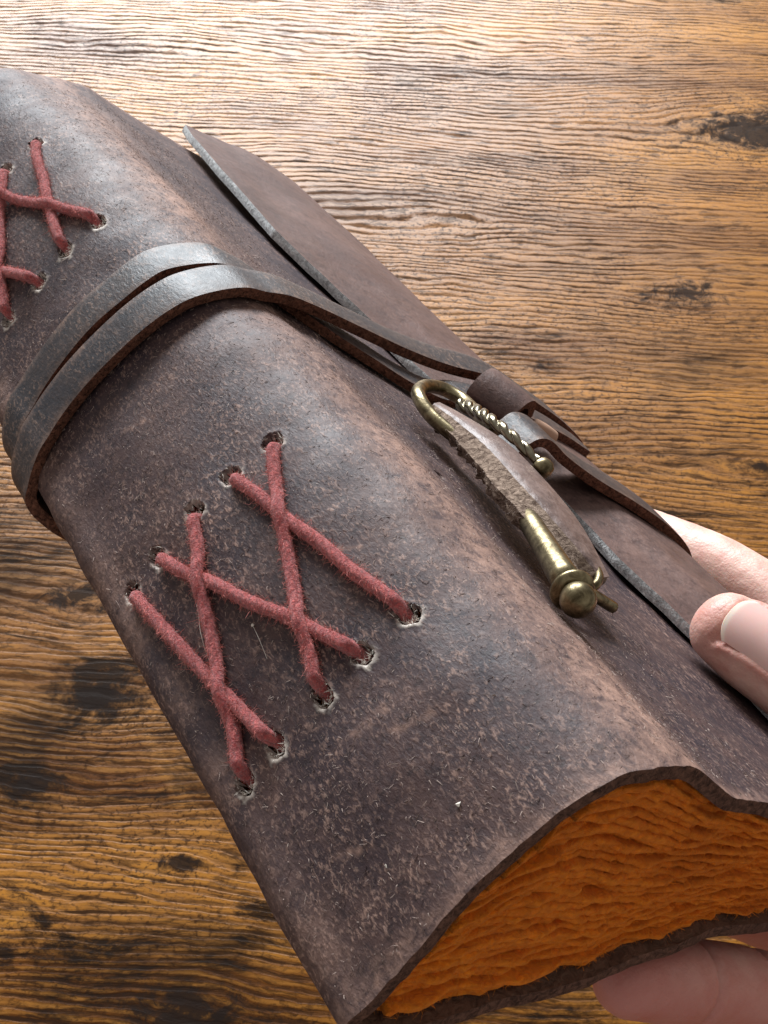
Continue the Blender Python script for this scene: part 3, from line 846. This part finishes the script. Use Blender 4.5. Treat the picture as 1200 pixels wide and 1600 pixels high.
# knot: the strap folded over on itself
kc = np.array((64.0, 124.5, 0.0)); kd = np.array((-0.87, -0.5, 0))
Ck = path3([kc + kd * t_ + np.array((0, 0, z_)) for t_, z_ in ((-11, 10.0), (-7, 12.6), (-2, 14.2), (2.5, 13.4), (5.4, 10.6), (6.2, 7.2), (4.5, 5.8))], 0.5)
Wk, Nk = band_frames(Ck, (0.5, -0.87, 0.0))
if Nk[len(Ck) // 3, 2] < 0: Nk = -Nk
band('knot', Ck, Wk, Nk, 12.0, 2.4, ST, seed=180, fray=120, wear_amt=0.7, mats=[M['flap'], M['strap_edge'], M['inner']])
KT = [(71.5, 118.6, 9.0), (74, 117.2, 9.2), (76.6, 116.4, 9.0)]
stub = tubes_obj('strap_stub', path3(KT, 0.3) * MM, np.array([1.0, 1.0]).mean() * 2.1 * MM, plain('pale_raw_leather', (0.42, 0.25, 0.17), 0.85), ST, nseg=16)
# loose tail over the flap and the fore edge
KL = [(52, 106, 5.6), (55, 106.5, 10.6), (59.5, 107, 11.9), (66, 106, 10.8), (76, 103.5, 10.2), (88, 100.5, 10.3), (100, 97.5, 9.7), (109, 95, 7.6), (115.5, 93, 4.4)]
Cl = path3(KL, 0.6); Wl, Nl = band_frames(Cl, (0.12, 1, 0))
if Nl[len(Cl) // 2, 2] < 0: Nl = -Nl
sl = arclen(Cl) / arclen(Cl)[-1]
band('strap_tail', Cl, Wl, Nl, 11.5 * np.clip(1.02 - sstep(0.82, 1.0, sl) * 0.45, 0.3, 1), 2.2, ST, seed=220, fray=200)
# tab lying along the key
near = spline([(27.0, 104.5, 6.0), (25.8, 100.5, 6.5), (24.0, 86.5, 7.0), (20.4, 71.8, 7.2), (20.6, 60.0, 7.3), (23.6, 52.4, 6.8), (27.2, 47.4, 5.8)], 0.5)
far = spline([(31.0, 107.0, 6.4), (31.0, 101.0, 7.8), (32.2, 87.6, 10.0), (33.0, 75.2, 10.0), (32.6, 62.0, 9.0), (31.0, 48.6, 6.4)], 0.5)
m = 90
nr = resample(near, np.linspace(0, arclen(near)[-1], m)); fr = resample(far, np.linspace(0, arclen(far)[-1], m))
w = np.linspace(0, 1, 13)
O = nr[:, None, :] * (1 - w)[None, :, None] + fr[:, None, :] * w[None, :, None]
O[..., 2] += (0.9 * np.sin(math.pi * w))[None, :] * np.sin(math.pi * np.linspace(0, 1, m))[:, None]
O[:, 0, :] += 0.3 * vnoise(nr, 0.5, 260)[:, None] * np.array([1, 0, 0.5])
O[..., 2] -= (1.9 * sstep(0.34, 0.0, w))[None, :]
O += (0.32 * vnoise(O, 0.9, 263) * sstep(0.42, 0.25, w)[None, :])[..., None] * np.array([-0.8, 0, 0.5])
wear = 0.75 + 0.25 * vnoise(O, 0.2, 261)
O = O * MM; N = grid_normals(O)
if N[m // 2, 6, 2] < 0: N = -N
V, F, mi, At = sheet(O, N, 3.1 * MM, 0.5, 5, None, None, 262, {'raw': wear * 0, 'wear': wear})
fj = np.arange((m - 1) * 12) % 12
mi[: (m - 1) * 12] = np.where(fj < 3, 1, 0)
tab = mesh_obj('tab', V, F, [M['tab'], M['tab_edge'], M['tab_edge']], ST, mi, attrs=At)
i = RNG.integers(2, m - 2, 700)
P = O[i, 0] - N[i, 0] * (RNG.uniform(0.1, 2.4, 700) * MM)[:, None]
D = np.array([-0.7, -0.2, 0.0]) + RNG.normal(size=(700, 3)) * 0.6; D /= np.linalg.norm(D, axis=1, keepdims=True)
fibres('tab_fray', P, D, RNG.gamma(2.2, 0.22, 700) * MM, RNG.uniform(0.05, 0.11, 700) * MM, M['nap'], tab, 0.6)

# ------------------------------------------------------------------ brass skeleton key
KO = np.array((12.4, 37.5, 4.5))
KEY = root('skeleton_key', tuple(KO * MM))
tag(KEY, 'antique brass skeleton key charm with ball tip tucked into the journal strap', 'key')
def kp(P): return (np.asarray(P, float) - KO) * MM
def lathe_along(name, p0, p1, prof, mat, parent, nseg=28):
    """prof: (distance from p0 in mm, radius mm)"""
    p0, p1 = np.asarray(p0, float), np.asarray(p1, float)
    T = (p1 - p0) / np.linalg.norm(p1 - p0)
    X = np.cross(T, (0, 0, 1)); X /= np.linalg.norm(X); Y = np.cross(T, X)
    th = np.linspace(0, 2 * math.pi, nseg, endpoint=False)
    V = np.vstack([p0 + T * z + (X[None, :] * np.cos(th)[:, None] + Y[None, :] * np.sin(th)[:, None]) * max(r, 1e-3) for z, r in prof])
    n = len(prof)
    F = [(k*nseg+j, k*nseg+(j+1) % nseg, (k+1)*nseg+(j+1) % nseg, (k+1)*nseg+j) for k in range(n-1) for j in range(nseg)]
    F += [tuple(range(nseg-1, -1, -1)), tuple((n-1)*nseg+j for j in range(nseg))]
    return mesh_obj(name, kp(V), F, mat, parent)
A0, A1_ = (12.4, 37.5, 4.2), (27.0, 74.5, 5.2)
ball = [(3.0 * (1 - math.cos(a)) - 3.0, 3.0 * math.sin(a)) for a in np.linspace(0.02, 2.35, 16)]
lathe_along('ball_tip', A0, A1_, ball + [(2.3, 2.05)], M['brass'], KEY)
col_p = [(1.9, 2.0), (2.2, 3.2), (2.7, 3.7), (3.3, 3.75), (3.8, 3.3), (4.1, 2.9), (4.5, 2.7)]
lathe_along('collar', A0, A1_, col_p, M['brass'], KEY)
lathe_along('shaft', A0, A1_, [(4.2, 2.55), (8, 2.5), (14, 2.3), (20, 2.15), (26, 2.05), (36, 2.0)], M['brass'], KEY)
# bit: ward plate with a tooth and an open ring
def bar(name, P, R, parent, mat, **kw):
    V, F, tw = tube(kp(path3(P, 0.3)), np.asarray(R) * MM if np.ndim(R) else R * MM, **kw)
    FF = [tuple(dict.fromkeys(f)) for f in F.tolist()]
    return mesh_obj(name, V, FF, mat, parent)
bar('bit', [(16.5, 45.5, 4.2), (22, 44.6, 3.8), (30.5, 43.6, 3.2)], 1.05, KEY, M['brass'], nseg=8)
ring = [(27.6 + 3.6 * math.cos(a) * 0.55 + 1.6 * math.sin(a), 50.2 + 4.0 * math.cos(a), 4.2 + 1.7 * math.sin(a)) for a in np.linspace(0, 2 * math.pi, 22)]
bar('bit_ring', ring, 0.85, KEY, M['brass'], nseg=12, cap=False)
# bow: oval ring, rope twisted along its raised side
bow = [(33.0, 84, 7.5), (27.5, 93, 5.0), (25.2, 101, 4.6), (25.6, 107.3, 5.4), (29.6, 112.2, 6.0), (34.6, 115.4, 6.6), (39.6, 116.4, 7.2), (41.6, 112.6, 7.9), (40.2, 107.5, 8.3), (37.8, 102, 8.8), (35, 94, 9.8)]
bar('bow', bow, 1.45, KEY, M['brass'], nseg=18)
rope = path3([(38.8, 109.0, 7.6), (37.4, 104.1, 9.0), (34.0, 95.5, 10.6), (33.2, 88.0, 11.4), (34.6, 80.4, 11.2)], 0.12)
sl = np.linspace(0, 1, len(rope))
V, F, tw = tube(kp(rope), (1.55 - 0.5 * sl) * MM, nseg=24, twist=1 / 0.0013, strands=2, depth=0.42)
mesh_obj('rope_twist', V, [tuple(dict.fromkeys(f)) for f in F.tolist()], M['rope_metal'], KEY)
rp2 = rope[: len(rope) * 6 // 10] + np.array([2.2, 0.5, -0.4])
V, F, tw = tube(kp(rp2), 1.05 * MM, nseg=20, twist=1 / 0.001, strands=2, depth=0.42)
mesh_obj('rope_twist', V, [tuple(dict.fromkeys(f)) for f in F.tolist()], M['rope_metal'], KEY)
lathe_along('knob', (35.2, 80.8, 11.0), (36.6, 77.0, 10.2), [(-0.2, 0.9), (0.3, 1.7), (1.2, 2.1), (2.2, 2.1), (3.1, 1.6), (3.6, 0.7)], M['brass'], KEY, 20)

# ------------------------------------------------------------------ hand
HO = np.array((130.0, -20.0, -20.0))
def loft(rings, nseg=20):
    """rings: (centre, axis, width dir, half width, half thickness)"""
    th = np.linspace(0, 2 * math.pi, nseg, endpoint=False)
    V = []
    for c, T, w, a, b in rings:
        T = np.asarray(T, float); T /= np.linalg.norm(T)
        w = np.asarray(w, float); w = w - T * (w @ T); w /= np.linalg.norm(w)
        k = np.cross(T, w)
        V.append(np.asarray(c, float) + w * (np.cos(th) * a)[:, None] + k * (np.sin(th) * b)[:, None])
    n = len(rings); V = np.vstack(V)
    F = [(i*nseg+j, i*nseg+(j+1) % nseg, (i+1)*nseg+(j+1) % nseg, (i+1)*nseg+j) for i in range(n-1) for j in range(nseg)]
    F += [tuple(range(nseg-1, -1, -1)), tuple((n-1)*nseg+j for j in range(nseg))]
    return V, F
def digit(K, wref, half_w, half_t, tip_r=1.0):
    """K: tip .. base centre points, half widths at those points"""
    K = np.asarray(K, float); P = spline(K, 1.0); L = arclen(P)
    Lk = np.interp(np.arange(len(K)), np.arange(len(K)), [L[np.argmin(np.linalg.norm(P - k, axis=1))] for k in K])
    T = np.gradient(P, axis=0); T /= np.linalg.norm(T, axis=1, keepdims=True)
    rings = []
    r0 = half_t[0]
    for a in np.linspace(0.12, 1.0, 7)[:-1]:        # rounded end
        x = math.cos(a * math.pi / 2); s = math.sin(a * math.pi / 2)
        rings.append((P[0] - T[0] * r0 * tip_r * x, T[0], wref, half_w[0] * s, half_t[0] * s))
    for i in range(len(P)):
        rings.append((P[i], T[i], wref, np.interp(L[i], Lk, half_w), np.interp(L[i], Lk, half_t)))
    return loft(rings)
parts = []
NAIL_N = np.array([-0.72, -0.24, 0.62])
TH_K = [(65.2, 44.8, 7.9), (67.0, 39.0, 8.6), (70.5, 31.0, 9.4), (75.0, 22.0, 9.6), (80, 11, 9.6), (86, -3, 10.0), (96, -22, 8), (112, -42, 0), (128, -56, -10)]
th_w = np.cross(np.array([-0.36, 0.9, -0.1]), NAIL_N)
parts.append(digit(TH_K, th_w, [7.6, 8.6, 9.0, 8.7, 8.5, 9.6, 12.5, 16, 17], [6.2, 7.2, 7.6, 7.8, 8.0, 9.0, 12, 15, 16], 1.0))
IX = [(131.0, 126, -4.0), (132.5, 114, -0.6), (134.5, 97, 4.4), (136.5, 78, 7.0), (139, 50, 3.0), (138, 28, -3), (136, 4, -12), (134, -28, -18)]
parts.append(digit(IX, (0.4, 0, 1), [7.0, 8.0, 8.6, 8.4, 9.2, 10, 11, 13], [6.6, 7.4, 8.2, 8.2, 9.2, 10, 11, 13]))
MD = [(72, 42, -33.5), (84, 42, -33.0), (102, 41, -33.2), (122, 38, -33), (136, 30, -28), (139, 10, -22), (136, -24, -20)]
parts.append(digit(MD, (0, 1, 0), [7, 8, 8.4, 8.8, 9.5, 11, 13], [6.4, 7.2, 7.8, 8.2, 9.5, 11, 13]))
RG = [(58, 23, -36.5), (72, 23.5, -35), (92, 22, -34.8), (114, 18, -35), (131, 8, -32), (136, -10, -26), (134, -34, -22)]
parts.append(digit(RG, (0, 1, 0), [7, 7.8, 8.2, 8.6, 9.5, 11, 13], [6.4, 7.0, 7.6, 8.0, 9.5, 11, 13]))
PK = [(42.5, 3.0, -41.3), (52, 2.4, -39.9), (64, 1.2, -38.4), (78, -1.5, -37.2), (96, -7, -37), (114, -16, -36), (126, -30, -30), (130, -46, -24)]
parts.append(digit(PK, (0, 1, 0), [6.4, 7.5, 7.6, 7.8, 8.2, 9.5, 11.5, 13], [6.0, 7.2, 7.2, 7.5, 7.9, 9, 11.5, 13]))
# palm, wrist and a short run of forearm
parts.append(loft([((140, 22, -14), (-0.05, -1, -0.1), (0.2, 0, 1), 15, 9), ((139, 5, -16), (-0.05, -1, -0.1), (0.2, 0, 1), 22, 11), ((136, -20, -18), (0, -1, 0), (0.2, 0, 1), 26, 14),
                   ((134, -45, -19), (0.05, -1, 0), (0.2, 0, 1), 27, 17), ((138, -68, -20), (0.3, -1, 0), (0.2, 0, 1), 24, 18), ((148, -88, -22), (0.5, -1, -0.1), (0.2, 0, 1), 20, 17),
                   ((164, -112, -25), (0.6, -1, -0.1), (0.2, 0, 1), 21, 19), ((188, -150, -30), (0.6, -1, -0.1), (0.2, 0, 1), 25, 23)]))
V, F, o = [], [], 0
for v, f in parts:
    V.append(v); F += [tuple(i + o for i in q) for q in f]; o += len(v)
V = (np.vstack(V) - HO) * MM
me = bpy.data.meshes.new('hand_raw'); me.from_pydata([tuple(v) for v in V], [], F)
tmp = bpy.data.objects.new('hand_raw', me); COL.objects.link(tmp)
md = tmp.modifiers.new('r', 'REMESH'); md.mode = 'VOXEL'; md.voxel_size = 0.00075; md.use_smooth_shade = True
md = tmp.modifiers.new('s', 'SMOOTH'); md.factor = 0.5; md.iterations = 9
dg = bpy.context.evaluated_depsgraph_get()
ev = tmp.evaluated_get(dg)
hm = bpy.data.meshes.new_from_object(ev)
bpy.data.objects.remove(tmp)
n = len(hm.vertices)
co = np.empty(n * 3, np.float32); hm.vertices.foreach_get('co', co); co = co.reshape(-1, 3).astype(float)
no = np.empty(n * 3, np.float32); hm.vertices.foreach_get('normal', no); no = no.reshape(-1, 3).astype(float)
X = co / MM + HO
# thumb nail bed, folds and joint creases
TA = np.array([0.375, -0.92, 0.085]); TA /= np.linalg.norm(TA)          # tip -> base
NN = NAIL_N - TA * (NAIL_N @ TA); NN /= np.linalg.norm(NN)
NW = np.cross(NN, TA)
NC = np.array((66.9, 39.6, 8.5))                                          # under the middle of the nail
def nail_uv(X):
    d = X - NC; return d @ TA, d @ NW, d @ NN
lx, ly, lz = nail_uv(X)
def nail_mask(lx, ly, soft=0.5, grow=0.0):
    hw = 5.7 + grow
    d = np.maximum(np.abs(ly) - hw, np.maximum(-5.2 - grow - lx, lx - 10.6 - grow + (np.abs(ly) / hw) ** 2 * 3.0))
    return sstep(soft, -soft, d)
side = sstep(0.0, 1.5, lz)
ins = nail_mask(lx, ly, 0.5) * side
rim = (nail_mask(lx, ly, 0.7, 1.1) - nail_mask(lx, ly, 0.5, -0.1)) * side
rim *= sstep(-5.5, -3.0, lx)
groove = (nail_mask(lx, ly, 0.35, 0.35) - nail_mask(lx, ly, 0.35, -0.25)) * side
disp = -0.7 * ins - 0.45 * np.clip(groove, 0, 1) + 0.45 * np.clip(rim, 0, 1)
flush_shade = np.clip(0.45 * np.exp(-(np.linalg.norm(X - np.array([62, 47, 6]), axis=1) / 9) ** 2) + 0.5 * rim + 1.0 * np.exp(-((X[:, 2] + 42) / 14) ** 2), 0, 1)  # thumb tip and nail fold redness; last term paints shade on the lower fingers
for c, ax, amp, wd in [((72.4, 26.8, 9.5), TA, 0.45, 0.7), ((58.0, 1.8, -39.2), (1, -0.1, 0.1), 1.0, 0.8), ((74.0, -0.6, -37.6), (1, -0.15, 0.1), 1.2, 0.8), ((134, 104, 1), (0.1, -1, 0.3), 0.12, 0.6)]:
    ax = np.asarray(ax, float); ax /= np.linalg.norm(ax); d = X - np.asarray(c); al = d @ ax
    loc = np.exp(-(np.linalg.norm(d - al[:, None] * ax, axis=1) / 12) ** 4)
    disp -= amp * np.exp(-(al / wd) ** 2) * loc
disp += 0.05 * vnoise(X, 0.5, 301) + 0.035 * vnoise(X, 1.3, 302)
X = X + no * disp[:, None]
# keep the thumb pad pressed flat on the leather rather than through it
hm.vertices.foreach_set('co', ((X - HO) * MM).astype(np.float32).ravel())
at = hm.attributes.new('flush_shade', 'FLOAT', 'POINT'); at.data.foreach_set('value', flush_shade.astype(np.float32))
hm.materials.clear(); hm.materials.append(M['skin'])
hm.polygons.foreach_set('use_smooth', np.ones(len(hm.polygons), dtype=bool))
hm.name = 'hand'; hm.update()
HAND = bpy.data.objects.new('hand', hm); COL.objects.link(HAND)
HAND.matrix_world = BM @ Matrix.Translation(tuple(HO * MM))
tag(HAND, 'bare light skinned hand gripping the journal fore edge, thumb on the flap', 'hand')
# nail plate
a_, b_ = np.meshgrid(np.linspace(0, 1, 30), np.linspace(-1, 1, 25), indexing='ij')
hw = 5.5
lyy = hw * b_
l0 = -5.7 + 2.0 * np.abs(b_) ** 3; l1 = 10.7 - 3.0 * b_ ** 2
lxx = l0 + (l1 - l0) * a_
Rn = 8.6
lzz = np.sqrt(np.maximum(Rn ** 2 - lyy ** 2, 0)) - Rn + 7.05 - 0.010 * np.minimum(lxx - 1, 0) ** 2 + 0.035 * lxx
Pn = NC + lxx[..., None] * TA + lyy[..., None] * NW + lzz[..., None] * NN
O = (Pn - HO) * MM; N = grid_normals(O)
if N[15, 12] @ NN < 0: N = -N
tipv = 0.8 * sstep(0.085, 0.03, a_)
V, F, mi, At = sheet(O, N, 0.55 * MM, 0.0, 2, None, None, 400, {'tip': tipv})
mesh_obj('nail', V, F, [M['nail']] * 3, HAND, mi, attrs=At)
